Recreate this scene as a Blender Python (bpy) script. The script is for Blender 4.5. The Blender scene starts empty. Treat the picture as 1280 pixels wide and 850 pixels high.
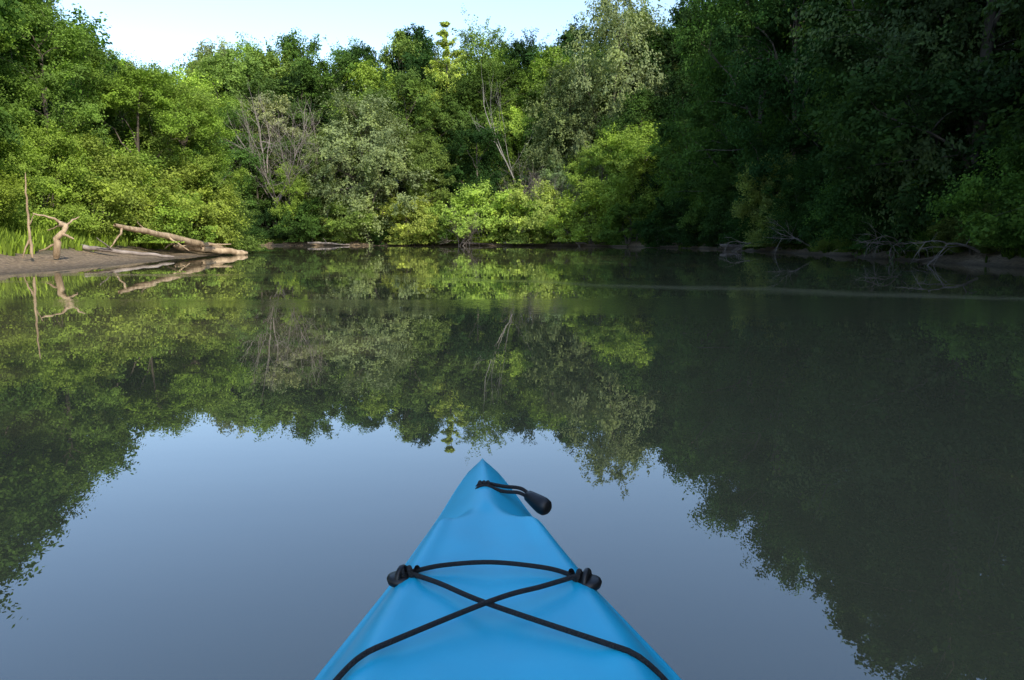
import bpy, math, random
import numpy as np
from mathutils import Vector, Matrix

scene = bpy.context.scene
col = scene.collection
scene.view_settings.view_transform = 'Standard'
scene.view_settings.look = 'None'
scene.view_settings.exposure = 0
R_ = random.Random(7)

# ---------------------------------------------------------------- materials
def newmat(name):
    m = bpy.data.materials.new(name); m.use_nodes = True
    nt = m.node_tree; nt.nodes.clear()
    out = nt.nodes.new('ShaderNodeOutputMaterial')
    return m, nt, out
def N(nt, t, **kw):
    n = nt.nodes.new(t)
    for k, v in kw.items():
        if k in n.inputs.keys(): n.inputs[k].default_value = v
        else: setattr(n, k, v)
    return n
def ramp(nt, stops):
    r = nt.nodes.new('ShaderNodeValToRGB')
    els = r.color_ramp.elements
    while len(els) < len(stops): els.new(0.5)
    for e, (p, c) in zip(els, stops):
        e.position = p; e.color = (c[0], c[1], c[2], 1)
    return r
def math_(nt, op, a, b=None):
    n = nt.nodes.new('ShaderNodeMath'); n.operation = op
    for k, v in enumerate((a, b)):
        if v is None: continue
        if isinstance(v, (int, float)): n.inputs[k].default_value = v
        else: nt.links.new(v, n.inputs[k])
    return n.outputs[0]

def leaf_material():
    m, nt, out = newmat('foliage_leaves')
    oi = N(nt, 'ShaderNodeObjectInfo')
    at = N(nt, 'ShaderNodeAttribute', attribute_name='lv')
    rp = ramp(nt, [(0, (.5, .56, .5)), (.45, (1, 1, 1)), (.8, (1.35, 1.35, 1.0)), (1, (1.85, 1.8, 1.25))])
    mul = N(nt, 'ShaderNodeMixRGB', blend_type='MULTIPLY'); mul.inputs[0].default_value = 1
    nt.links.new(at.outputs['Fac'], rp.inputs[0])
    nt.links.new(oi.outputs['Color'], mul.inputs[1]); nt.links.new(rp.outputs[0], mul.inputs[2])
    d = N(nt, 'ShaderNodeBsdfDiffuse'); nt.links.new(mul.outputs[0], d.inputs[0])
    tr = N(nt, 'ShaderNodeBsdfTranslucent')
    tc = N(nt, 'ShaderNodeMixRGB', blend_type='MULTIPLY'); tc.inputs[0].default_value = 1; tc.inputs[2].default_value = (1.4, 1.45, .6, 1)
    nt.links.new(mul.outputs[0], tc.inputs[1]); nt.links.new(tc.outputs[0], tr.inputs[0])
    mx = N(nt, 'ShaderNodeMixShader'); mx.inputs[0].default_value = .28
    nt.links.new(d.outputs[0], mx.inputs[1]); nt.links.new(tr.outputs[0], mx.inputs[2])
    nt.links.new(mx.outputs[0], out.inputs[0])
    return m
LEAF = leaf_material()

def bark_material(name, c1, c2, scale=3.0):
    m, nt, out = newmat(name)
    tc = N(nt, 'ShaderNodeTexCoord')
    mp = N(nt, 'ShaderNodeMapping'); mp.inputs['Scale'].default_value = (1, 1, .25)
    nz = N(nt, 'ShaderNodeTexNoise'); nz.inputs['Scale'].default_value = scale; nz.inputs['Detail'].default_value = 6
    rp = ramp(nt, [(.3, c1), (.7, c2)])
    p = N(nt, 'ShaderNodeBsdfPrincipled'); p.inputs['Roughness'].default_value = .85
    bp = N(nt, 'ShaderNodeBump'); bp.inputs['Strength'].default_value = .5; bp.inputs['Distance'].default_value = .03
    nt.links.new(tc.outputs['Object'], mp.inputs[0]); nt.links.new(mp.outputs[0], nz.inputs['Vector'])
    nt.links.new(nz.outputs[0], rp.inputs[0]); nt.links.new(rp.outputs[0], p.inputs['Base Color'])
    nt.links.new(nz.outputs[0], bp.inputs['Height']); nt.links.new(bp.outputs[0], p.inputs['Normal'])
    nt.links.new(p.outputs[0], out.inputs[0])
    return m
BARK = bark_material('bark', (.05, .04, .03), (.14, .115, .085))
DEAD = bark_material('dead_wood_grey', (.15, .12, .105), (.33, .28, .245))
DRIFT = bark_material('driftwood', (.22, .15, .09), (.50, .38, .25), 6)
PALE = bark_material('pale_bark', (.15, .14, .12), (.34, .31, .27))

# ---------------------------------------------------------------- river outline
poly = np.array([(14,-400),(14,-60),(15,-20),(15.5,0),(16,25),(17,45),(17,62),(15,74),(10,84),(3,90),(-8,93),(-31,92),(-60,88),(-120,78),(-400,40),
 (-400,0),(-120,48),(-60,60),(-35,61),(-22,55),(-17,47.5),(-15.6,38),(-14,28),(-13,20),(-12.5,10),(-13,0),(-13,-20),(-14,-60),(-14,-400)], float)
def sdist(P):
    P = np.atleast_2d(np.asarray(P, float))
    d = np.full(len(P), 1e9); inside = np.zeros(len(P), bool)
    n = len(poly)
    for i in range(n):
        a = poly[i]; b = poly[(i+1) % n]; ab = b-a
        t = np.clip(((P-a)@ab)/(ab@ab), 0, 1)
        q = P-(a+t[:, None]*ab)
        d = np.minimum(d, np.hypot(q[:, 0], q[:, 1]))
        c = ((a[1] > P[:, 1]) != (b[1] > P[:, 1]))
        with np.errstate(divide='ignore', invalid='ignore'):
            xi = (b[0]-a[0])*(P[:, 1]-a[1])/(b[1]-a[1]+1e-12)+a[0]
        inside ^= (c & (P[:, 0] < xi))
    return np.where(inside, -d, d)
def sstep(x, a, b):
    t = np.clip((x-a)/(b-a), 0, 1); return t*t*(3-2*t)
def fnoise(x, y):
    return (np.sin(x*.31+1.3*np.sin(y*.23))*np.cos(y*.27+1.1*np.sin(x*.19)) + .5*np.sin(x*.83+y*.51)+.35*np.sin(x*1.7-y*1.3+1)+.2*np.sin(x*3.1+y*2.7))/2
def height(P):
    P = np.atleast_2d(np.asarray(P, float)); x, y = P[:, 0], P[:, 1]
    d = sdist(P)+.35*fnoise(x*2.2, y*2.2)*np.exp(-np.abs(y)/400)
    far = sstep(y, 62, 84); right = sstep(x, -4, 6)
    Mfar = np.interp(x, [-90, -50, -25, 0, 20, 60], [7, 9, 12, 16, 17, 17]); sfar = .48
    M = (right*9+(1-right)*3)*(1-far)+Mfar*far
    s = (right*.36+(1-right)*.16)*(1-far)+sfar*far
    beach = (1-far)*(1-right)
    dd = np.maximum(d, 0)
    bank = beach*(.11*np.minimum(dd, 4)+.5*sstep(dd, 3.5, 7)) + (1-beach)*(.6*sstep(dd, 0, 2.2)+.12*np.minimum(dd, 1))
    inl = np.maximum(dd-2, 0)
    h = bank + M*(1-np.exp(-s*inl/M)) + .08*fnoise(x*3, y*3)*np.clip(dd, 0, 1) + .35*fnoise(x*.6, y*.6)*sstep(dd, 3, 12)
    under = -np.minimum(-np.minimum(d, 0)*.3, 1.2)
    return np.where(d > 0, h, under)

# ---------------------------------------------------------------- mesh helper
def mesh_np(name, V, F, mats, midx=None, lv=None, smooth=False):
    V = np.asarray(V, np.float32); F = np.asarray(F, np.int32)
    me = bpy.data.meshes.new(name)
    k = F.shape[1]
    me.vertices.add(len(V)); me.vertices.foreach_set('co', V.ravel())
    me.loops.add(F.size); me.loops.foreach_set('vertex_index', F.ravel())
    me.polygons.add(len(F)); me.polygons.foreach_set('loop_start', np.arange(0, F.size, k, dtype=np.int32))
    me.polygons.foreach_set('loop_total', np.full(len(F), k, np.int32))
    for m in mats: me.materials.append(m)
    if midx is not None: me.polygons.foreach_set('material_index', np.asarray(midx, np.int32))
    if smooth is not False:
        sm = np.ones(len(F), bool) if smooth is True else smooth
        me.polygons.foreach_set('use_smooth', sm)
    if lv is not None:
        a = me.attributes.new('lv', 'FLOAT', 'FACE'); a.data.foreach_set('value', np.asarray(lv, np.float32))
    me.update(calc_edges=True); me.validate()
    return me
def addobj(name, me, loc=(0, 0, 0), rot=0, scale=(1, 1, 1), color=None, parent=None):
    o = bpy.data.objects.new(name, me); col.objects.link(o)
    o.location = loc; o.rotation_euler = (0, 0, rot) if not isinstance(rot, tuple) else rot
    o.scale = scale
    if color is not None: o.color = (*color, 1)
    if parent: o.parent = parent
    return o

class Tubes:
    def __init__(s): s.V = []; s.F = []; s.n = 0
    def add(s, pts, r0, r1, sides=6, rs=None):
        pts = np.asarray(pts, float); n = len(pts)
        tg = np.gradient(pts, axis=0); tg /= (np.linalg.norm(tg, axis=1)[:, None]+1e-9)
        ref = np.array([1., 0, 0]) if abs(tg[0][0]) < .8 else np.array([0, 1., 0])
        u = np.cross(tg, ref); u /= (np.linalg.norm(u, axis=1)[:, None]+1e-9); v = np.cross(tg, u)
        rr = np.linspace(r0, r1, n) if rs is None else np.asarray(rs)
        a = np.arange(sides)*2*math.pi/sides
        ring = pts[:, None, :]+rr[:, None, None]*(np.cos(a)[None, :, None]*u[:, None, :]+np.sin(a)[None, :, None]*v[:, None, :])
        s.V.append(ring.reshape(-1, 3))
        i = np.arange(n-1)[:, None]*sides; j = np.arange(sides)[None, :]; j2 = (j+1) % sides
        f = np.stack([i+j, i+j2, i+sides+j2, i+sides+j], -1).reshape(-1, 4)+s.n
        s.F.append(f); s.n += n*sides
    def get(s): return np.concatenate(s.V), np.concatenate(s.F)

def unit(a): return a/(np.linalg.norm(a, axis=-1, keepdims=True)+1e-9)

def curve_pts(a, b, bend, n, rng):
    a = np.array(a, float); b = np.array(b, float); t = np.linspace(0, 1, n)[:, None]
    L = np.linalg.norm(b-a); off = rng.normal(size=3)*bend*L; off[2] += bend*L*.6
    p = a+(b-a)*t+off*np.sin(t*math.pi)+rng.normal(size=(n, 3))*L*.015
    p[0] = a; p[-1] = b
    return p

def leaf_cloud(start, direc, length, spread, per, leaf, rng, up=.35, hang=0., outw=None):
    n = len(start); idx = np.repeat(np.arange(n), per); m = len(idx)
    u = rng.random(m)**.75
    pos = start[idx]+direc[idx]*(length[idx]*u)[:, None]+rng.normal(size=(m, 3))*spread[idx][:, None]*np.array([1, 1, .8])
    nr = unit(outw[idx]*.6+np.array([0, 0, up])+rng.normal(size=(m, 3))*.45)
    t = rng.normal(size=(m, 3))+direc[idx]*.8+np.array([0, 0, -hang])
    t = unit(t-nr*(t*nr).sum(1)[:, None]); b = np.cross(nr, t)
    sz = leaf*(.65+.7*rng.random(m))
    l = sz[:, None]; w = sz[:, None]*.6
    V = np.stack([pos+t*l*.5, pos+b*w*.5-t*l*.08, pos-t*l*.5, pos-b*w*.5-t*l*.08], 1).reshape(-1, 3)
    F = np.arange(4*m).reshape(-1, 4)
    return V, F, idx

def make_tree(name, seed, H=16, Rad=5, base=.22, ncl=90, cs=1.3, sprays=14, per=28, leaf=.36, shape='oval', bark=BARK, trunk_r=None):
    rng = np.random.default_rng(seed)
    T = Tubes(); tr = trunk_r or H*.017
    lean = rng.normal(size=2)*H*.04
    nt_ = 9; tz = np.linspace(0, 1, nt_)
    tp = np.stack([lean[0]*tz**1.5+np.sin(tz*5+seed)*H*.008, lean[1]*tz**1.5+np.cos(tz*4+seed)*H*.008, tz*H*.86-.3], 1)
    stems = [tp]
    if shape == 'shrub':
        stems = []
        for k in range(6):
            a = rng.random()*6.28; r = Rad*.5*rng.random()
            e = np.array([math.cos(a)*r, math.sin(a)*r, H*(.55+.3*rng.random())])
            stems.append(curve_pts((math.cos(a)*.3, math.sin(a)*.3, -.2), e, .08, 7, rng))
        for s_ in stems: T.add(s_, tr*.7, tr*.12, 5)
    else:
        T.add(tp, tr, tr*.2, 9, rs=tr*np.array([1.35]+list(np.linspace(1, .15, nt_-1))))
    ph = rng.random(6)*6.28
    C = []; tries = 0
    mind = cs*.75
    while len(C) < ncl and tries < 6000:
        tries += 1
        t = rng.random(); a = rng.random()*2*math.pi
        if shape == 'oval': env = math.sin(math.pi*(.1+.84*t))**.65
        elif shape == 'tall': env = math.sin(math.pi*(.14+.8*t))**.9
        elif shape == 'shrub': env = math.sqrt(max(0, 1-(t*.98)**2.2))
        else: env = math.sin(math.pi*(.14+.78*t))**.6
        lob = 1+.26*math.sin(2*a+ph[0]+3*t)+.2*math.sin(3*a+ph[1]-5*t)+.16*math.sin(5*a+ph[2]+9*t)+.14*math.sin(ph[3]+14*t)
        if .5+.5*math.sin(4*a+ph[4]+8*t)*math.sin(9*t+ph[5]) < rng.random()*.6: continue
        rr = Rad*env*lob*(rng.random()**.36)
        z = H*(base+(1-base)*t)
        c = np.array((math.cos(a)*rr+lean[0]*t, math.sin(a)*rr+lean[1]*t, z-cs*.4*t))
        if C and np.min(((np.array(C)-c)**2).sum(1)) < mind*mind: continue
        C.append(c)
    C = np.array(C); n = len(C)
    cr = cs*(.55+.75*rng.random(n))
    axis = np.stack([np.full(n, lean[0]*.5), np.full(n, lean[1]*.5), H*(base+(1-base)*.45)*np.ones(n)], 1)
    outd = unit((C-axis)*np.array([1, 1, .8]))
    nl = 11 if shape != 'shrub' else 0
    anchors = [s_[k] for s_ in stems for k in range(len(s_)//2, len(s_))]
    sel = rng.permutation(n)[:nl]
    for i in sel:
        e = C[i]*np.array([.8, .8, 1]); zf = np.clip((e[2]-H*.12-np.hypot(e[0], e[1])*.6)/(H*.86), .15, .95)
        k = zf*(nt_-1); k0 = int(k); s0 = tp[k0]+(tp[min(k0+1, nt_-1)]-tp[k0])*(k-k0)
        L = curve_pts(s0, e, .08, 7, rng); T.add(L, tr*.5*(1-zf*.6), tr*.08, 5)
        anchors += [L[q] for q in range(2, 7)]
    anchors = np.array(anchors)
    for i in range(n):
        q = anchors[np.argmin(((anchors-C[i])**2).sum(1)+(anchors[:, 2] > C[i][2])*6)]
        T.add(curve_pts(q, C[i]+outd[i]*cr[i]*.5, .1, 4, rng), tr*.13, tr*.03, 3)
    TV, TF = T.get()
    idx = np.repeat(np.arange(n), sprays); m = len(idx)
    if shape == 'willow':
        dr = unit(rng.normal(size=(m, 3))*.5+outd[idx]*.45+np.array([0, 0, -.5])); ln = cr[idx]*(1.0+rng.random(m)*.8); sp = cr[idx]*.14
        st = C[idx]+rng.normal(size=(m, 3))*cr[idx][:, None]*.42+np.array([0, 0, .5])
        ow = unit(dr+outd[idx]*.8+np.array([0, 0, .8]))
    else:
        dr = unit(rng.normal(size=(m, 3))*np.array([1, 1, .7])+outd[idx]*.6+np.array([0, 0, .2])); ln = cr[idx]*(.6+.75*rng.random(m)); sp = cr[idx]*.15
        st = C[idx]+rng.normal(size=(m, 3))*cr[idx][:, None]*.2; ow = dr
    V, F, li = leaf_cloud(st, dr, ln, sp, per, leaf, rng, outw=ow, hang=.6 if shape == 'willow' else .2)
    if shape == 'shrub': V[:, 2] = np.maximum(V[:, 2], .02+rng.random(len(V))*.15)
    clr = rng.random(n); spr = rng.random(m)
    lv = .4*clr[idx[li]]+.25*spr[li]+.35*rng.random(len(li))
    allV = np.concatenate([TV, V]); allF = np.concatenate([TF, F+len(TV)])
    mi = np.concatenate([np.ones(len(TF)), np.zeros(len(F))]); lvv = np.concatenate([np.zeros(len(TF)), lv])
    return mesh_np(name, allV, allF, [LEAF, bark], mi, lvv, smooth=(mi > .5))

def make_conifer(name, seed, H=18, Rad=3.5, per=30, leaf=.3, tiers=16, dens=7, droop=.1, start=.25, bark=BARK):
    rng = np.random.default_rng(seed); T = Tubes()
    T.add(np.stack([np.sin(np.linspace(0, 3, 8))*.15, np.zeros(8), np.linspace(-.3, H, 8)], 1), H*.014, .03, 7)
    S = []; D = []; Ln = []
    for k in range(tiers):
        t = k/(tiers-1); z = H*(start+(1-start)*t*.98)
        for b in range(int(dens*(1-.4*t))+1):
            a = rng.random()*6.28; L = Rad*((1-t)**.75)*(.55+.6*rng.random())+.35
            d = np.array([math.cos(a), math.sin(a), .18-droop+t*.3]); e = np.array([0, 0, z+rng.normal()*.25])+d*L
            T.add(curve_pts((0, 0, z), e, .03, 4, rng), .05, .012, 3)
            for q in range(5):
                f = .25+.75*q/4
                S.append(np.array([0, 0, z])+d*L*f); D.append(unit(np.array([d[0], d[1], .1])+rng.normal(size=3)*.35)); Ln.append(.35+.5*(1-t))
    S = np.array(S); D = np.array(D); Ln = np.array(Ln)
    V, F, li = leaf_cloud(S, D, Ln, Ln*.28*np.ones(len(S)), per, leaf, rng, outw=D, up=.6)
    TV, TF = T.get(); sp = rng.random(len(S)); lv = .5*sp[li]+.5*rng.random(len(li))
    mi = np.concatenate([np.ones(len(TF)), np.zeros(len(F))])
    return mesh_np(name, np.concatenate([TV, V]), np.concatenate([TF, F+len(TV)]), [LEAF, bark], mi, np.concatenate([np.zeros(len(TF)), lv]))

def make_bare(name, seed, H=6, r=.08, depth=4, spread=.55, mat=DEAD, stems=1, kids=3, direction=(0, 0, 1), up=.12):
    rng = np.random.default_rng(seed); T = Tubes()
    def grow(p, d, L, r, dep):
        n = 5; pts = [np.array(p)]; dd = d.copy()
        for i in range(n-1):
            dd = unit(dd+rng.normal(size=3)*.13+np.array([0, 0, up*.4])); pts.append(pts[-1]+dd*L/(n-1))
        T.add(pts, r, r*.6 if dep else r*.25, 6 if r > .04 else 3)
        if dep:
            for k in range(kids):
                q = pts[2+int(rng.random()*3)]
                nd = unit(dd+rng.normal(size=3)*spread)
                grow(q, nd, L*(.55+.25*rng.random()), r*.45, dep-1)
            grow(pts[-1], dd, L*.7, r*.6, dep-1)
    for s in range(stems):
        d0 = np.array(direction, float)+(rng.normal(size=3)*.45*np.array([1, 1, 0]) if stems > 1 else 0)
        grow((0, 0, -.15), unit(d0), H*.42, r, depth)
    V, F = T.get()
    return mesh_np(name, V, F, [mat], smooth=True)

# ---------------------------------------------------------------- terrain
g = np.linspace(-1, 1, 361)
gx = np.sign(g)*(np.abs(g)*60+np.abs(g)**6*640)
gy = 40+np.sign(g)*(np.abs(g)*75+np.abs(g)**6*640)
X, Y = np.meshgrid(gx, gy); P = np.stack([X.ravel(), Y.ravel()], 1); Z = height(P)
n = len(g); i = np.arange(n-1)[:, None]*n; j = np.arange(n-1)[None, :]
F = np.stack([i+j, i+j+1, i+n+j+1, i+n+j], -1).reshape(-1, 4)
m, nt, out = newmat('river_bank_soil')
geo = N(nt, 'ShaderNodeNewGeometry'); sx = N(nt, 'ShaderNodeSeparateXYZ'); nt.links.new(geo.outputs['Position'], sx.inputs[0])
nz = N(nt, 'ShaderNodeTexNoise'); nz.inputs['Scale'].default_value = .8; nz.inputs['Detail'].default_value = 8
nt.links.new(geo.outputs['Position'], nz.inputs['Vector'])
nz2 = N(nt, 'ShaderNodeTexNoise'); nz2.inputs['Scale'].default_value = 9; nz2.inputs['Detail'].default_value = 8
nt.links.new(geo.outputs['Position'], nz2.inputs['Vector'])
mud = ramp(nt, [(.3, (.11, .075, .046)), (.55, (.24, .175, .11)), (.8, (.38, .29, .19))]); nt.links.new(nz2.outputs[0], mud.inputs[0])
grn = ramp(nt, [(.3, (.025, .03, .012)), (.7, (.05, .07, .02))]); nt.links.new(nz2.outputs[0], grn.inputs[0])
ad = N(nt, 'ShaderNodeMath', operation='MULTIPLY_ADD'); ad.inputs[1].default_value = .5
nt.links.new(nz.outputs[0], ad.inputs[0]); nt.links.new(sx.outputs[2], ad.inputs[2])
mr = N(nt, 'ShaderNodeMapRange'); mr.inputs[1].default_value = .6; mr.inputs[2].default_value = .9; nt.links.new(ad.outputs[0], mr.inputs[0])
mx = N(nt, 'ShaderNodeMixRGB'); nt.links.new(mr.outputs[0], mx.inputs[0]); nt.links.new(mud.outputs[0], mx.inputs[1]); nt.links.new(grn.outputs[0], mx.inputs[2])
wet = N(nt, 'ShaderNodeMapRange'); wet.inputs[1].default_value = .0; wet.inputs[2].default_value = .13; wet.inputs[3].default_value = .4; wet.inputs[4].default_value = 1
nt.links.new(sx.outputs[2], wet.inputs[0])
mw = N(nt, 'ShaderNodeMixRGB', blend_type='MULTIPLY'); mw.inputs[0].default_value = 1; nt.links.new(mx.outputs[0], mw.inputs[1]); nt.links.new(wet.outputs[0], mw.inputs[2])
p = N(nt, 'ShaderNodeBsdfPrincipled'); p.inputs['Roughness'].default_value = .8; nt.links.new(mw.outputs[0], p.inputs['Base Color'])
bp = N(nt, 'ShaderNodeBump'); bp.inputs['Distance'].default_value = .08; nt.links.new(nz2.outputs[0], bp.inputs['Height']); nt.links.new(bp.outputs[0], p.inputs['Normal'])
nt.links.new(p.outputs[0], out.inputs[0])
addobj('ground', mesh_np('ground', np.stack([P[:, 0], P[:, 1], Z], 1), F, [m], smooth=True))

# ---------------------------------------------------------------- water
m, nt, out = newmat('river_water')
geo = N(nt, 'ShaderNodeNewGeometry')
mp = N(nt, 'ShaderNodeMapping'); mp.inputs['Scale'].default_value = (.6, 1.3, 1); nt.links.new(geo.outputs['Position'], mp.inputs[0])
n1 = N(nt, 'ShaderNodeTexNoise'); n1.inputs['Scale'].default_value = 2.2; n1.inputs['Detail'].default_value = 2
n2 = N(nt, 'ShaderNodeTexNoise'); n2.inputs['Scale'].default_value = .35; n2.inputs['Detail'].default_value = 2
nt.links.new(mp.outputs[0], n1.inputs['Vector']); nt.links.new(mp.outputs[0], n2.inputs['Vector'])
b1 = N(nt, 'ShaderNodeBump'); b1.inputs['Distance'].default_value = .00035; b1.inputs['Strength'].default_value = 1
b2 = N(nt, 'ShaderNodeBump'); b2.inputs['Distance'].default_value = .0025; b2.inputs['Strength'].default_value = 1
nt.links.new(n1.outputs[0], b1.inputs['Height']); nt.links.new(n2.outputs[0], b2.inputs['Height']); nt.links.new(b2.outputs[0], b1.inputs['Normal'])
# breeze-ruffled streaks across the current, plus one long seam where two currents meet
mp3 = N(nt, 'ShaderNodeMapping'); mp3.inputs['Scale'].default_value = (.04, .3, 1); mp3.inputs['Location'].default_value = (3.1, 1.2, 0); nt.links.new(geo.outputs['Position'], mp3.inputs[0])
n3 = N(nt, 'ShaderNodeTexNoise'); n3.inputs['Scale'].default_value = 1; n3.inputs['Detail'].default_value = 2; nt.links.new(mp3.outputs[0], n3.inputs['Vector'])
msk = N(nt, 'ShaderNodeMapRange'); msk.inputs[1].default_value = .58; msk.inputs[2].default_value = .68; nt.links.new(n3.outputs[0], msk.inputs[0])
sp_ = N(nt, 'ShaderNodeSeparateXYZ'); nt.links.new(geo.outputs['Position'], sp_.inputs[0])
wob = N(nt, 'ShaderNodeTexNoise'); wob.inputs['Scale'].default_value = .35; wob.inputs['Detail'].default_value = 4; nt.links.new(geo.outputs['Position'], wob.inputs['Vector'])
yc = math_(nt, 'ADD', math_(nt, 'MULTIPLY', sp_.outputs[0], .62), sp_.outputs[1])
yc = math_(nt, 'ADD', yc, math_(nt, 'MULTIPLY', wob.outputs[0], 4.0))
dist = math_(nt, 'ABSOLUTE', math_(nt, 'SUBTRACT', yc, 19.0))
sm1 = N(nt, 'ShaderNodeMapRange'); sm1.inputs[1].default_value = .1; sm1.inputs[2].default_value = 1.2; sm1.inputs[3].default_value = 1; sm1.inputs[4].default_value = 0; nt.links.new(dist, sm1.inputs[0])
sm2 = N(nt, 'ShaderNodeMapRange'); sm2.inputs[1].default_value = -5; sm2.inputs[2].default_value = 3; nt.links.new(sp_.outputs[0], sm2.inputs[0])
seam = math_(nt, 'MULTIPLY', sm1.outputs[0], sm2.outputs[0])
tot = math_(nt, 'MAXIMUM', seam, msk.outputs[0])
n4 = N(nt, 'ShaderNodeTexNoise'); n4.inputs['Scale'].default_value = 9; n4.inputs['Detail'].default_value = 2; nt.links.new(geo.outputs['Position'], n4.inputs['Vector'])
b3 = N(nt, 'ShaderNodeBump'); b3.inputs['Distance'].default_value = .0032; nt.links.new(tot, b3.inputs['Strength'])
nt.links.new(n4.outputs[0], b3.inputs['Height']); nt.links.new(b1.outputs[0], b3.inputs['Normal'])
fr = N(nt, 'ShaderNodeFresnel'); fr.inputs['IOR'].default_value = 2.15
frs = math_(nt, 'MULTIPLY', fr.outputs[0], math_(nt, 'SUBTRACT', 1.0, math_(nt, 'MULTIPLY', seam, .15)))
dcol = N(nt, 'ShaderNodeMixRGB'); dcol.inputs[1].default_value = (.085, .082, .046, 1); dcol.inputs[2].default_value = (.18, .165, .10, 1); nt.links.new(seam, dcol.inputs[0])
df = N(nt, 'ShaderNodeBsdfDiffuse'); nt.links.new(dcol.outputs[0], df.inputs['Color'])
gl = N(nt, 'ShaderNodeBsdfGlossy'); gl.inputs['Roughness'].default_value = .0; gl.inputs['Color'].default_value = (1, 1, 1, 1)
nt.links.new(b3.outputs[0], gl.inputs['Normal']); nt.links.new(b3.outputs[0], fr.inputs['Normal'])
mx = N(nt, 'ShaderNodeMixShader'); nt.links.new(frs, mx.inputs[0]); nt.links.new(df.outputs[0], mx.inputs[1]); nt.links.new(gl.outputs[0], mx.inputs[2])
nt.links.new(mx.outputs[0], out.inputs[0])
addobj('water', mesh_np('water', [(-700, -600, 0), (700, -600, 0), (700, 700, 0), (-700, 700, 0)], [(0, 1, 2, 3)], [m]))

# ---------------------------------------------------------------- tree library
FAR = [make_tree('far_tree_a', 1, 16, 5.2, .2, 60, 1.5, 16, 42, .27, 'oval'),
       make_tree('far_tree_b', 2, 16, 4.0, .15, 52, 1.35, 16, 42, .26, 'tall'),
       make_tree('far_tree_c', 3, 16, 5.8, .25, 62, 1.55, 16, 42, .27, 'oval'),
       make_tree('far_tree_d', 4, 16, 4.6, .12, 56, 1.35, 16, 42, .26, 'tall'),
       make_tree('far_tree_e', 5, 16, 5.4, .18, 40, 1.9, 20, 48, .27, 'oval')]
NEAR = [make_tree('near_tree_a', 11, 16, 5.2, .12, 80, 1.3, 16, 65, .18, 'oval'),
        make_tree('near_tree_b', 12, 16, 4.6, .08, 80, 1.2, 16, 65, .17, 'tall'),
        make_tree('near_tree_c', 13, 16, 5.6, .16, 85, 1.3, 16, 65, .18, 'oval')]
WILL = [make_tree('willow_a', 21, 16, 5.2, .12, 64, 1.4, 16, 40, .24, 'willow'),
        make_tree('willow_b', 22, 16, 4.8, .15, 60, 1.35, 16, 40, .24, 'willow')]
SHF = [make_tree('far_shrub_a', 31, 5, 3.2, .02, 40, .9, 14, 36, .19, 'shrub', trunk_r=.08),
       make_tree('far_shrub_b', 32, 5, 2.8, .02, 34, .85, 14, 36, .19, 'shrub', trunk_r=.08)]
SHN = [make_tree('near_shrub_a', 41, 5, 3.0, .02, 60, .85, 16, 45, .13, 'shrub', trunk_r=.07),
       make_tree('near_shrub_b', 42, 5, 2.7, .02, 55, .8, 16, 45, .12, 'shrub', trunk_r=.07)]
PINE = make_conifer('white_pine_mesh', 51, 18, 3.6, 34, .26, 13, 6, .1, .3)
SPR = make_conifer('spruce_mesh', 52, 18, 2.8, 26, .28, 24, 8, .35, .15)

AZ = [-60, -36, -33, -31, -29.5, -27.5, -26, -24.3, -20.8, -17.2, -15, -11.8, -7.9, -4.5, -1.1, 3.4, 5.6, 9, 13.4, 21.6, 28.5, 33, 60]
EL = [32, 26, 22, 18, 14.2, 12.0, 10.6, 9.9, 11.8, 12.8, 13.6, 15.3, 15.5, 15.4, 14.5, 14.8, 16.9, 20, 22.5, 25.5, 27.0, 32, 42]
def cap(x, y, gz):
    if y < 4: return 99
    return math.hypot(x, y)*math.tan(math.radians(np.interp(math.degrees(math.atan2(x, y)), AZ, EL)))+.95-gz
def gh(x, y): return float(height([(x, y)])[0])
def put(name, mesh, nominal, x, y, H, color, wide=1., parent=None, docap=True, sink=0):
    z = gh(x, y); z = max(z, -.1)-sink
    if docap: H = min(H, cap(x, y, z))
    if H < nominal*.2: return None
    s = H/nominal
    w = s*wide*R_.uniform(.9, 1.1)
    return addobj(name, mesh, (x, y, z), R_.random()*6.28, (w, w, s), color, parent)
def vary(c, a=.2):
    k = 1+R_.uniform(-a, a); return tuple(max(0, q*k*(1+R_.uniform(-.08, .08))) for q in c)
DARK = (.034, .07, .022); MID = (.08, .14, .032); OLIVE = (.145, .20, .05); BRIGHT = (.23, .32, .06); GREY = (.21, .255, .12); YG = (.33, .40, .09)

hill = bpy.data.objects.new('hillside_forest', None); col.objects.link(hill)
wood = bpy.data.objects.new('riverside_woodland', None); col.objects.link(wood)

# far hillside mass
rr = random.Random(9)
yy = 86
while yy < 150:
    xx = -95+rr.uniform(0, 5)
    while xx < 60:
        x = xx+rr.uniform(-2.2, 2.2); y = yy+rr.uniform(-2.2, 2.2)
        d = float(sdist([(x, y)])[0])
        az = math.degrees(math.atan2(x, y))
        if 4.5 < d < 44 and not (x > 24 and y < 90) and -40 < az < 22:
            H = 8+min(d, 20)*.3+rr.uniform(-3, 6)
            if d > 20: H = rr.uniform(13, 22)
            if d > 30: H = rr.uniform(17, 24)
            c = rr.choice([DARK, DARK, MID, MID, OLIVE, OLIVE, BRIGHT, GREY] if x < 14 else [DARK, DARK, MID, MID])
            me = rr.choice(FAR+([WILL[0]] if rr.random() < .3 else []))
            put('tree', me, 16, x, y, H, vary(c, .3), wide=1.05 if d < 30 else .85, parent=hill)
        xx += 6.5
    yy += 6.2
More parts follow.
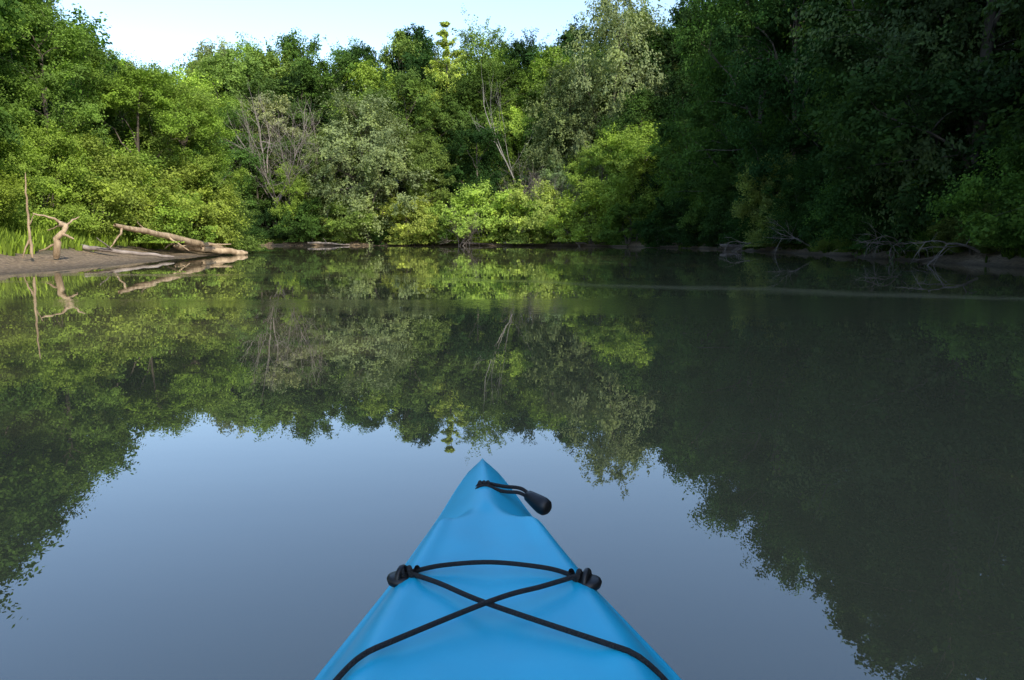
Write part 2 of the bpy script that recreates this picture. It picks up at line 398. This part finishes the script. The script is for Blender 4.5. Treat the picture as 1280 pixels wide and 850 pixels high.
for (x, y, h) in [(-31, 95.5, 8), (-34.5, 97, 11), (-38, 101, 13), (-41, 97, 10), (-29, 100, 10)]:
    put('tree', FAR[(int(-x)) % 5], 16, x, y, h, vary(MID, .2), wide=1.2, parent=hill)
# far bank shoreline shrubs overhanging the water
xx = -90
while xx < 17:
    y0 = np.interp(xx, [-120, -60, -31, -8, 3, 10, 15, 17], [78, 88, 92, 93, 90, 84, 74, 66])
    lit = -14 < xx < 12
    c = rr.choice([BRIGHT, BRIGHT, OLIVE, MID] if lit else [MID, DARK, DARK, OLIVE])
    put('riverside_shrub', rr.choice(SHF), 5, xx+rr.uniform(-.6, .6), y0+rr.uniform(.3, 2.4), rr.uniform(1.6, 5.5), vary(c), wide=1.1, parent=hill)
    xx += rr.uniform(2.1, 3.4)

# named far-bank trees
put('willow_tree', WILL[0], 16, -17.5, 94.5, 16.5, GREY, 1.0)
put('willow_tree', WILL[1], 16, -21, 96, 12.5, (.17, .22, .07), 1.0)
put('willow_tree', WILL[1], 16, 12.0, 97, 24.5, (.20, .24, .115), .8, docap=False)
put('willow_tree', WILL[0], 16, 8.0, 99, 17, (.17, .21, .09), .85)
put('box_elder_tree', FAR[4], 16, 13.5, 83.0, 11.5, BRIGHT, 1.2, docap=False)
put('box_elder_tree', FAR[0], 16, 10.0, 88.0, 10.5, (.22, .31, .06), 1.1)
put('box_elder_tree', FAR[1], 16, -26.5, 93.8, 9, BRIGHT, .9)
put('poplar_tree', FAR[1], 16, -10.5, 96, 12, OLIVE, 1)
put('poplar_tree', FAR[3], 16, -36, 97, 11, MID, 1)
put('white_pine_tree', PINE, 18, -9, 112, 23.5, YG, .9, docap=False)
put('spruce_tree', SPR, 18, 8.2, 122, 21, DARK, .9, docap=False)
put('spruce_tree', SPR, 18, 5.6, 122, 19.3, DARK, .9, docap=False)
for (x, y, h, c) in [(-12, 93.3, 5.6, YG), (-9, 93.6, 4.5, BRIGHT), (-3.5, 92.3, 6.8, YG), (-.5, 91.8, 6.2, BRIGHT), (2.5, 90.8, 7, YG), (5.5, 89.2, 6, YG), (9, 86.3, 6.5, BRIGHT)]:
    put('willow_shrub', rr.choice(SHF), 5, x, y, h, vary(c, .1), 1)
BSH = make_bare('dead_shrub_mesh', 61, 5, .05, 4, .6, DEAD, stems=4)
for (x, y, h) in [(-6.2, 90.6, 5.2), (-5, 91.2, 4.2), (2, 91.0, 9.5), (3.8, 90.2, 8.5), (-29, 96, 16.5), (7.5, 86.0, 5)]:
    s = h/5; addobj('dead_shrub', BSH, (x, y, gh(x, y)), R_.random()*6, (s*.9, s*.9, s))
SNAG = make_bare('snag_mesh', 62, 14, .12, 3, .55, PALE, kids=2, up=.35)
for (x, y, h) in [(1.6, 97.5, 20), (-13, 104, 15), (14.8, 84, 15)]:
    s = h/14; addobj('dead_tree', SNAG, (x, y, gh(x, y)), R_.random()*6, (s*.7, s*.7, s))

# right bank woodland
yy = -40
while yy < 84:
    xx = 18.2
    while xx < 36:
        x = xx+rr.uniform(-1.2, 1.2); y = yy+rr.uniform(-2, 2)
        d = float(sdist([(x, y)])[0])
        if d > .8 and not (yy > 5 and d > 12):
            near = 8 < y < 66
            H = rr.uniform(13, 18.5)+(2.5 if d > 5 else 0)
            if y < -5: H = rr.uniform(24, 28)
            if 50 < y < 64: H = rr.uniform(20, 23)
            if y > 65: H = rr.uniform(8, 11)
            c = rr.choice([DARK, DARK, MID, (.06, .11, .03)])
            nm = rr.choice(['maple_tree', 'elm_tree', 'ash_tree'])
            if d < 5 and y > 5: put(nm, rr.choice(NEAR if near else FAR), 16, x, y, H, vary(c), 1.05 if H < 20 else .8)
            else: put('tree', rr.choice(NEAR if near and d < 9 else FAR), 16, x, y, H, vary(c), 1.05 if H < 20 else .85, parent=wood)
        xx += 5.8
    yy += 5.8
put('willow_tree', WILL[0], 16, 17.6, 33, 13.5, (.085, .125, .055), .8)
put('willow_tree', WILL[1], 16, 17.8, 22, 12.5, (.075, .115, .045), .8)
yy = 10
while yy < 76:
    xs = np.interp(yy, [0, 25, 45, 62, 74, 84], [15.5, 16, 17, 17, 15, 10])
    c = rr.choice([MID, MID, OLIVE, DARK, DARK])
    put('riverside_shrub', rr.choice(SHN if yy < 55 else SHF), 5, xs+rr.uniform(.5, 1.8), yy, rr.uniform(2.0, 5.5), vary(c), 1.0)
    yy += rr.uniform(2.2, 4.0)

# left bank
for (x, y, h, c, me, w) in [
    (-18.8, 46, 9.2, (.16, .24, .05), NEAR[1], 1.15), (-21, 44, 10, (.17, .25, .05), NEAR[2], 1.1), (-23, 48, 11, MID, NEAR[0], 1.0),
    (-22, 38, 9.8, (.15, .23, .05), NEAR[1], 1.1), (-27, 42, 12.5, MID, NEAR[2], 1), (-31, 48, 14, MID, FAR[0], 1), (-26, 53, 12, DARK, FAR[1], 1),
    (-22.5, 31, 9.5, (.14, .22, .045), NEAR[2], 1.1), (-27, 36, 13, MID, FAR[0], 1), (-21.5, 25, 13, (.11, .18, .04), NEAR[0], 1.05), (-26, 29, 14, MID, FAR[2], 1.05),
    (-19.5, 19, 14, MID, NEAR[1], 1), (-24, 17, 15, MID, FAR[0], 1), (-19, 11, 15, MID, NEAR[2], 1), (-22, 4, 15, MID, FAR[0], 1), (-20, -6, 15, MID, FAR[1], 1), (-20, -16, 15, MID, FAR[2], 1), (-38, 52, 14, MID, FAR[1], 1), (-45, 57, 14, MID, FAR[2], 1)]:
    put('maple_tree' if me is not NEAR[1] else 'poplar_tree', me, 16, x, y, h, vary(c, .08), w)
for (x, y, h, c) in [(-17.9, 47, 3.8, (.13, .20, .045)), (-18.8, 44, 4.8, BRIGHT), (-19.8, 41, 4.6, BRIGHT), (-20.2, 37.5, 4.6, BRIGHT), (-20.4, 34, 4.2, BRIGHT), (-20.4, 30.5, 3.6, BRIGHT), (-20.3, 27, 3.2, (.19, .28, .05)), (-19.6, 23.5, 2.6, BRIGHT), (-18.8, 20, 2.8, BRIGHT), (-19, 49.5, 3.5, DARK), (-24, 54.5, 4, DARK), (-31, 60, 5, DARK), (-18, 15, 3, MID)]:
    put('riverside_shrub', rr.choice(SHN), 5, x, y, h, vary(c, .1), 1.05)

# ---------------------------------------------------------------- weeds (one object)
def weeds(name, npl, region, hmin, hmax, seed, color):
    rng = np.random.default_rng(seed)
    x = rng.uniform(region[0], region[1], npl*6); y = rng.uniform(region[2], region[3], npl*6)
    d = sdist(np.stack([x, y], 1))
    keep = (d > region[4]+.9*fnoise(x*2, y*2)) & (d < region[5]); x = x[keep][:npl]; y = y[keep][:npl]; d = d[keep][:npl]
    z = height(np.stack([x, y], 1)); k = 9
    base = np.repeat(np.stack([x, y, z], 1), k, 0); m = len(base)
    Hh = np.repeat(rng.uniform(hmin, hmax, len(x))*(.5+.5*sstep(d, region[4], region[4]+2)), k)*(.5+.6*rng.random(m))
    a = rng.random(m)*6.28; o = np.stack([np.cos(a), np.sin(a), 0*a], 1)
    base = base+o*rng.random(m)[:, None]*.12
    side = np.stack([-np.sin(a), np.cos(a), 0*a], 1)*(.02+.025*rng.random(m))[:, None]
    bend = Hh*(.15+.45*rng.random(m)); up = np.array([0, 0, 1.])
    v0 = base-side*.6; v1 = base+side*.6
    mid = base+o*(bend*.35)[:, None]+up*(Hh*.6)[:, None]
    top = base+o*bend[:, None]+up*Hh[:, None]
    V = np.stack([v0, v1, mid+side, top, mid-side], 1).reshape(-1, 3)
    b = np.arange(m)*5
    V = np.concatenate([V, top+side*.05])
    F = np.concatenate([np.stack([b, b+1, b+2, b+4], 1), np.stack([b+4, b+2, 5*m+np.arange(m), b+3], 1)])
    lv = np.tile(rng.random(m), 2)
    addobj(name, mesh_np(name, V, F, [LEAF], None, lv), color=color)
weeds('weeds', 9000, (-26, -13, 14, 50, 3.0, 11), .45, 1.2, 71, (.20, .28, .05))
weeds('grass', 5000, (13, 21, 5, 80, .7, 3.5), .2, .7, 72, (.07, .11, .025))
weeds('grass', 6000, (-45, 12, 84, 98, .8, 3.5), .3, .8, 73, (.09, .13, .03))

# ---------------------------------------------------------------- driftwood
def log(name, pts, r0, r1, branches=(), mat=DRIFT, bend=.05):
    T = Tubes(); rng = np.random.default_rng(len(name)+int(abs(pts[0][0]*10)))
    pts = np.array(pts, float); t = np.linspace(0, 1, 16); tt = np.linspace(0, 1, len(pts))
    q = np.stack([np.interp(t, tt, pts[:, k]) for k in range(3)], 1)+rng.normal(size=(16, 3))*r0*.18
    rs = np.linspace(r0, r1, 16)*(1+rng.normal(size=16)*.07); rs[-1] *= .4; rs[0] *= .6
    T.add(q, 0, 0, 10, rs=rs)
    for (f, e, rb) in branches:
        s = q[int(f*15)]; T.add(curve_pts(s, np.array(e), bend, 7, rng), rb, rb*.4, 6)
    V, F = T.get(); return addobj(name, mesh_np(name, V, F, [mat], smooth=True))
log('fallen_log', [(-17.9, 35.2, 1.5), (-17.3, 37.5, 1.2), (-16.7, 40.5, .75), (-15.9, 44, .25)], .11, .2,
    [(.12, (-17.9, 34.6, .45), .06), (.6, (-17.6, 39.5, .4), .07), (.8, (-15.2, 42.2, .6), .06), (.35, (-18.4, 38.4, 1.8), .05), (.5, (-16.0, 38.6, .3), .06)])
log('fallen_log', [(-17.6, 40.5, .5), (-16.4, 41.6, .35), (-14.6, 43.0, .08)], .13, .17, [(.5, (-16.2, 40.6, .6), .05)])
log('fallen_log', [(-17.6, 31.5, .62), (-16.0, 32.2, .35), (-14.5, 33.4, .12)], .1, .06, [(.4, (-16.6, 31.2, .95), .04)], DEAD)
log('driftwood_stump', [(-15.35, 26.2, .25), (-15.2, 26.1, .9), (-14.9, 26.15, 1.35), (-15.25, 26.3, 1.5)], .12, .07,
    [(.75, (-15.9, 26.0, 1.75), .05), (.5, (-14.6, 26.0, .9), .06), (.7, (-14.7, 26.6, 1.65), .04), (.3, (-15.9, 26.2, .5), .05), (.9, (-15.7, 26.4, 1.2), .03)])
log('dead_snag', [(-15.35, 24.9, .3), (-15.38, 24.9, 1.3), (-15.45, 25.0, 2.2), (-15.42, 25.0, 3.0)], .05, .018, [(.35, (-15.1, 24.8, 1.7), .025), (.25, (-15.6, 24.8, .3), .04)])
for (x, y) in [(16.2, 27), (16.8, 33), (16.9, 44), (16.5, 52)]:
    me = make_bare('bank_branch_mesh', int(y), 3.2, .05, 3, .6, DEAD, direction=(-.9, -.4, .25), up=-.12)
    addobj('fallen_branch', me, (x, y, .6), 0)
for (x, y, L) in [(-6, 91.9, 4), (-1, 91.0, 5), (6, 87.0, 4), (16, 60, 3), (-24, 91.5, 5)]:
    log('drift_log', [(x, y, .35), (x+L*.5, y-.3, .3), (x+L, y-.2, .12)], .12, .07, [(.5, (x+L*.4, y-.8, .9), .04)], DEAD)

# ---------------------------------------------------------------- kayak
TIP = np.array([-.081, 2.05]); BK = np.array([.0601, -.9982]); LT = np.array([.9982, .0601])
Lk = 3.1
def smooth_interp(s, xs, ys, k=.05):
    return sum(np.interp(s+o*k, xs, ys) for o in (-1, -.5, 0, .5, 1))/5
def kw(s):
    w = smooth_interp(s, [-.1, 0, .15, .3, .585, .93, 1.3, 1.7, 2.1, 2.5, 2.9, 3.1, 3.2], [-.012, .024, .070, .110, .192, .297, .362, .378, .355, .28, .12, .02, -.02], .05)
    return np.maximum(w, .002)*np.clip(np.sqrt(np.clip(s/.05, 0, 1)*(2-np.clip(s/.05, 0, 1))), 0, 1)*np.sqrt(np.clip((Lk-s)/.05, 0, 1))
def kg(s): return smooth_interp(s, [0, .1, .3, .6, .93, 1.7, 2.6, 3.1], [.335, .325, .298, .272, .256, .24, .26, .32])
def kc(s): return smooth_interp(s, [0, .04, .3, .6, .93, 1.4, 1.7, 2.3, 3.1], [.35, .362, .368, .366, .366, .37, .345, .32, .335])
def kk(s): return smooth_interp(s, [0, .03, .1, .3, .6, 1.5, 2.8, 3.0, 3.1], [.32, .2, .07, -.03, -.08, -.1, -.05, .08, .3], .02)
def deckp(u, s):
    a = np.abs(u)
    ridge = 1-(np.sqrt(a*a+.012)-.1095)**1.1/.9
    plat = 1-sstep(a, .60, .98)*.84-.10*a**4 + .08*np.exp(-((a-.55)/.08)**2)-.09*np.exp(-(a/.25)**2)
    b = sstep(s-.10*a, .37, .45)*(1-sstep(s, 2.4, 2.8))
    pr = ridge*(1-b)+plat*b
    return np.clip(pr, -1, 1.1)*np.sqrt(np.clip(1-a**10, 0, 1))
def deckz(x, y):
    r = np.array([x, y])-TIP; s = r@BK; w = kw(s); u = np.clip((r@LT)/w, -1, 1)
    return float(kg(s)+(kc(s)-kg(s))*deckp(u, s))
st = np.concatenate([np.linspace(0, 1, 10)**2*.06, np.linspace(.075, 3.03, 260), 3.1-(np.linspace(1, 0, 8)**2)*.06])
nu = 81; us = np.sin(np.linspace(-1, 1, nu)*math.pi/2); nh = 24
V = []
for s in st:
    w, g_, c_, k_ = float(kw(s)), float(kg(s)), float(kc(s)), float(kk(s))
    k_ = min(k_, g_-.01)
    z = g_+(c_-g_)*deckp(us, s); lat = us*w
    e = ((s-1.85)/.46)**2+(lat/.235)**2
    z = np.where(e < 1, .05+.0*z+.02*e, z)
    c1 = TIP[:, None]+BK[:, None]*s+LT[:, None]*lat
    V += list(np.stack([c1[0], c1[1], z], 1))
    t = np.linspace(1, -1, nh+2)[1:-1]; a = np.abs(t)
    full = np.interp(s, [0, .5, 1.2, 2, 2.8, 3.1], [1.1, .9, .45, .45, .8, 1.1])
    lat = np.sign(t)*w*a**full; z = g_+(k_-g_)*(1-a**1.6) if s < .6 else g_+(k_-g_)*(1-a**2.6)
    c1 = TIP[:, None]+BK[:, None]*s+LT[:, None]*lat
    V += list(np.stack([c1[0], c1[1], z], 1))
ring = nu+nh; F = []
for q in range(len(st)-1):
    for k in range(ring):
        k2 = (k+1) % ring; F.append((q*ring+k, (q+1)*ring+k, (q+1)*ring+k2, q*ring+k2))
m, nt, out = newmat('blue_polyethylene')
geo = N(nt, 'ShaderNodeNewGeometry')
nz = N(nt, 'ShaderNodeTexNoise'); nz.inputs['Scale'].default_value = 700; nz.inputs['Detail'].default_value = 2
n3 = N(nt, 'ShaderNodeTexNoise'); n3.inputs['Scale'].default_value = 6; n3.inputs['Detail'].default_value = 5
for q in (nz, n3): nt.links.new(geo.outputs['Position'], q.inputs['Vector'])
rp = ramp(nt, [(.3, (.010, .43, .66)), (.7, (.018, .50, .75))]); nt.links.new(n3.outputs[0], rp.inputs[0])
p = N(nt, 'ShaderNodeBsdfPrincipled'); p.inputs['Specular IOR Level'].default_value = .45
rr_ = N(nt, 'ShaderNodeMapRange'); rr_.inputs[3].default_value = .28; rr_.inputs[4].default_value = .44; nt.links.new(n3.outputs[0], rr_.inputs[0]); nt.links.new(rr_.outputs[0], p.inputs['Roughness'])
bp = N(nt, 'ShaderNodeBump'); bp.inputs['Distance'].default_value = .0003; bp.inputs['Strength'].default_value = .5
nt.links.new(nz.outputs[0], bp.inputs['Height']); nt.links.new(bp.outputs[0], p.inputs['Normal'])
nt.links.new(rp.outputs[0], p.inputs['Base Color']); nt.links.new(p.outputs[0], out.inputs[0])
kay = bpy.data.objects.new('kayak', None); col.objects.link(kay)
addobj('hull', mesh_np('kayak_hull', V, F, [m], smooth=True), parent=kay)

m, nt, out = newmat('black_bungee_cord')
geo = N(nt, 'ShaderNodeNewGeometry')
vo = N(nt, 'ShaderNodeTexVoronoi'); vo.inputs['Scale'].default_value = 420; nt.links.new(geo.outputs['Position'], vo.inputs['Vector'])
p = N(nt, 'ShaderNodeBsdfPrincipled'); p.inputs['Roughness'].default_value = .75
rp = ramp(nt, [(.0, (.03, .03, .032)), (.7, (.005, .005, .006))]); nt.links.new(vo.outputs['Distance'], rp.inputs[0]); nt.links.new(rp.outputs[0], p.inputs['Base Color'])
bp = N(nt, 'ShaderNodeBump'); bp.inputs['Distance'].default_value = .002; nt.links.new(vo.outputs['Distance'], bp.inputs['Height']); nt.links.new(bp.outputs[0], p.inputs['Normal'])
nt.links.new(p.outputs[0], out.inputs[0]); CORD = m
m, nt, out = newmat('black_rubber')
p = N(nt, 'ShaderNodeBsdfPrincipled'); p.inputs['Roughness'].default_value = .42; p.inputs['Base Color'].default_value = (.008, .008, .009, 1)
nt.links.new(p.outputs[0], out.inputs[0]); RUB = m

def cord(name, ctrl, r=.0042, drape=True, lift=0., nn=60):
    ctrl = np.array(ctrl, float); tt = np.linspace(0, 1, len(ctrl)); t = np.linspace(0, 1, nn)
    def cr(c):
        P_ = np.concatenate([[2*c[0]-c[1]], c, [2*c[-1]-c[-2]]]); o = []
        for v in t*(len(c)-1):
            i = min(int(v), len(c)-2); f = v-i; p0, p1, p2, p3 = P_[i:i+4]
            o.append(.5*((2*p1)+(-p0+p2)*f+(2*p0-5*p1+4*p2-p3)*f*f+(-p0+3*p1-3*p2+p3)*f**3))
        return np.array(o)
    q = np.stack([cr(ctrl[:, k]) for k in range(ctrl.shape[1])], 1)
    if q.shape[1] == 2: q = np.concatenate([q, np.zeros((nn, 1))], 1)
    if drape:
        dz = np.array([deckz(a, b) for a, b in q[:, :2]])+r*.9
        L = np.concatenate([[0], np.cumsum(np.hypot(*np.diff(q[:, :2], axis=0).T))])
        hullp = [0]
        for i in range(1, nn):
            while len(hullp) >= 2:
                a, b = hullp[-2], hullp[-1]
                if (dz[b]-dz[a])*(L[i]-L[a]) <= (dz[i]-dz[a])*(L[b]-L[a]): hullp.pop()
                else: break
            hullp.append(i)
        q[:, 2] = np.interp(L, L[hullp], dz[hullp])+lift
    T = Tubes(); T.add(q, r, r, 10); Vv, Ff = T.get()
    return addobj(name, mesh_np(name, Vv, Ff, [CORD], smooth=True), parent=kay)
FL = (-.190, 1.270); FR = (.127, 1.252)
cord('bungee_across', [(-.172, 1.276), (-.12, 1.302), (-.035, 1.314), (.06, 1.290), (.111, 1.254)])
cord('bungee_cross_a', [(-.169, 1.264), (-.12, 1.228), (-.03, 1.150), (.19, .995), (.27, .94)])
cord('bungee_cross_b', [(.109, 1.244), (.05, 1.205), (-.03, 1.155), (-.200, 1.000), (-.26, .94)], lift=.006)

def revolve(name, prof, A, B, mat, flat=1.0, seg=24):
    A = np.array(A, float); B = np.array(B, float); ax = unit(B-A)
    u = unit(np.cross(ax, [0, 0, 1.])) if abs(ax[2]) < .95 else np.array([1., 0, 0]); v = np.cross(u, ax); Vv = []
    for (t, r) in prof:
        for k in range(seg):
            a = k*2*math.pi/seg; Vv.append(A+(B-A)*t+u*math.cos(a)*r+v*math.sin(a)*r*flat)
    Ff = [(i*seg+k, i*seg+(k+1) % seg, (i+1)*seg+(k+1) % seg, (i+1)*seg+k) for i in range(len(prof)-1) for k in range(seg)]
    return addobj(name, mesh_np(name, Vv, Ff, [mat], smooth=True), parent=kay)
def fitting(name, x, y, d):
    z = deckz(x, y); sg = 1 if x > 0 else -1
    revolve(name+'_base', [(0, .0001), (0, .024), (.55, .024), (.85, .021), (1, .015), (1, .0001)], (x, y, z-.006), (x+sg*.004, y, z+.008), RUB)
    T = Tubes(); a = np.linspace(0, math.pi, 14)
    T.add(np.stack([x+np.cos(a)*.016*d[0], y+np.cos(a)*.016*d[1], z+.002+np.sin(a)*.017], 1), .0055, .0055, 10)
    Vv, Ff = T.get(); addobj(name+'_saddle', mesh_np(name, Vv, Ff, [RUB], smooth=True), parent=kay)
    T = Tubes(); a = np.linspace(0, 4.4*math.pi, 60)
    T.add(np.stack([x-sg*(-.004+a*.0022), y+np.cos(a)*.008, z+.012+np.sin(a)*.007], 1), .0048, .0048, 8)
    Vv, Ff = T.get(); addobj(name+'_knot', mesh_np(name, Vv, Ff, [CORD], smooth=True), parent=kay)
fitting('pad_eye_left', FL[0], FL[1], (.35, .93)); fitting('pad_eye_right', FR[0], FR[1], (.35, .93))
fitting('pad_eye_rear_left', -.26, .94, (.3, .95)); fitting('pad_eye_rear_right', .27, .94, (.3, .95))
zt = deckz(-.08, 1.78)
A = np.array((.035, 1.752, .352)); B = np.array((.083, 1.70, .334))
revolve('toggle_grip', [(0, .0001), (0, .009), (.06, .013), (.25, .0155), (.5, .0185), (.72, .0205), (.88, .019), (.96, .014), (1, .006), (1.0, .0001)], A, B, RUB)
dk = deckz(-.02, 1.775)
cord('toggle_cord_a', [(-.085, 1.79, zt-.006), (-.07, 1.793, zt+.004), (-.02, 1.79, dk+.014), (.02, 1.768, .362), (.045, 1.745, .352)], .0045, False)
cord('toggle_cord_b', [(-.085, 1.772, zt-.006), (-.068, 1.77, zt+.005), (-.02, 1.768, dk+.009), (.015, 1.755, .356), (.04, 1.742, .348)], .0045, False)
T = Tubes(); a = np.linspace(0, 2*math.pi*3, 50)
T.add(np.stack([-.078+a*.0015, 1.781+np.cos(a)*.008, zt+.004+np.sin(a)*.006], 1), .0045, .0045, 8); Vv, Ff = T.get()
addobj('toggle_knot', mesh_np('toggle_knot', Vv, Ff, [CORD], smooth=True), parent=kay)
T = Tubes(); a = np.linspace(0, 2*math.pi, 65); pts = []
for q in a:
    s = 1.85+.47*math.cos(q); lat = .243*math.sin(q); c = TIP+BK*s+LT*lat; pts.append((c[0], c[1], deckz(c[0], c[1])+.012))
T.add(pts, .014, .014, 10); Vv, Ff = T.get(); addobj('cockpit_coaming', mesh_np('coaming', Vv, Ff, [RUB], smooth=True), parent=kay)
sv = []; sf = []
prof = [(1.62, .14), (1.75, .10), (1.95, .09), (2.08, .12), (2.14, .2), (2.19, .34), (2.2, .38)]
for (s, z) in prof:
    for k in range(9):
        l = -.19+.38*k/8; c = TIP+BK*s+LT*l; sv.append((c[0], c[1], z+.03*(abs(l)/.19)**2))
for i in range(len(prof)-1):
    for k in range(8): sf.append((i*9+k, i*9+k+1, (i+1)*9+k+1, (i+1)*9+k))
so = addobj('seat', mesh_np('seat', sv, sf, [RUB], smooth=True), parent=kay)
md = so.modifiers.new('s', 'SOLIDIFY'); md.thickness = .015

# ---------------------------------------------------------------- light
AZS, ELS = math.radians(149), math.radians(37)
w = bpy.data.worlds.new('World'); scene.world = w; w.use_nodes = True
nt = w.node_tree; nt.nodes.clear()
sky = nt.nodes.new('ShaderNodeTexSky'); sky.sky_type = 'NISHITA'; sky.sun_disc = False
sky.sun_elevation = ELS; sky.sun_rotation = AZS; sky.air_density = 1.0; sky.dust_density = .8; sky.ozone_density = 1.2
bg = nt.nodes.new('ShaderNodeBackground'); bg.inputs['Strength'].default_value = .35
wo = nt.nodes.new('ShaderNodeOutputWorld'); nt.links.new(sky.outputs[0], bg.inputs[0]); nt.links.new(bg.outputs[0], wo.inputs[0])
sd = bpy.data.lights.new('sun', 'SUN'); sd.energy = 5; sd.angle = math.radians(.5); sd.color = (1, .93, .78)
so = bpy.data.objects.new('sun', sd); col.objects.link(so)
dirv = Vector((math.sin(AZS)*math.cos(ELS), math.cos(AZS)*math.cos(ELS), math.sin(ELS)))
so.rotation_euler = dirv.to_track_quat('Z', 'Y').to_euler(); so.location = dirv*100

# ---------------------------------------------------------------- camera
cd = bpy.data.cameras.new('camera'); cd.sensor_width = 36; cd.lens = 27.2; cd.clip_end = 3000; cd.clip_start = .02
co = bpy.data.objects.new('camera', cd); col.objects.link(co); co.location = (0, 0, .95)
co.rotation_euler = (math.radians(90-7.54), 0, 0); scene.camera = co
print('objects', len(bpy.data.objects))
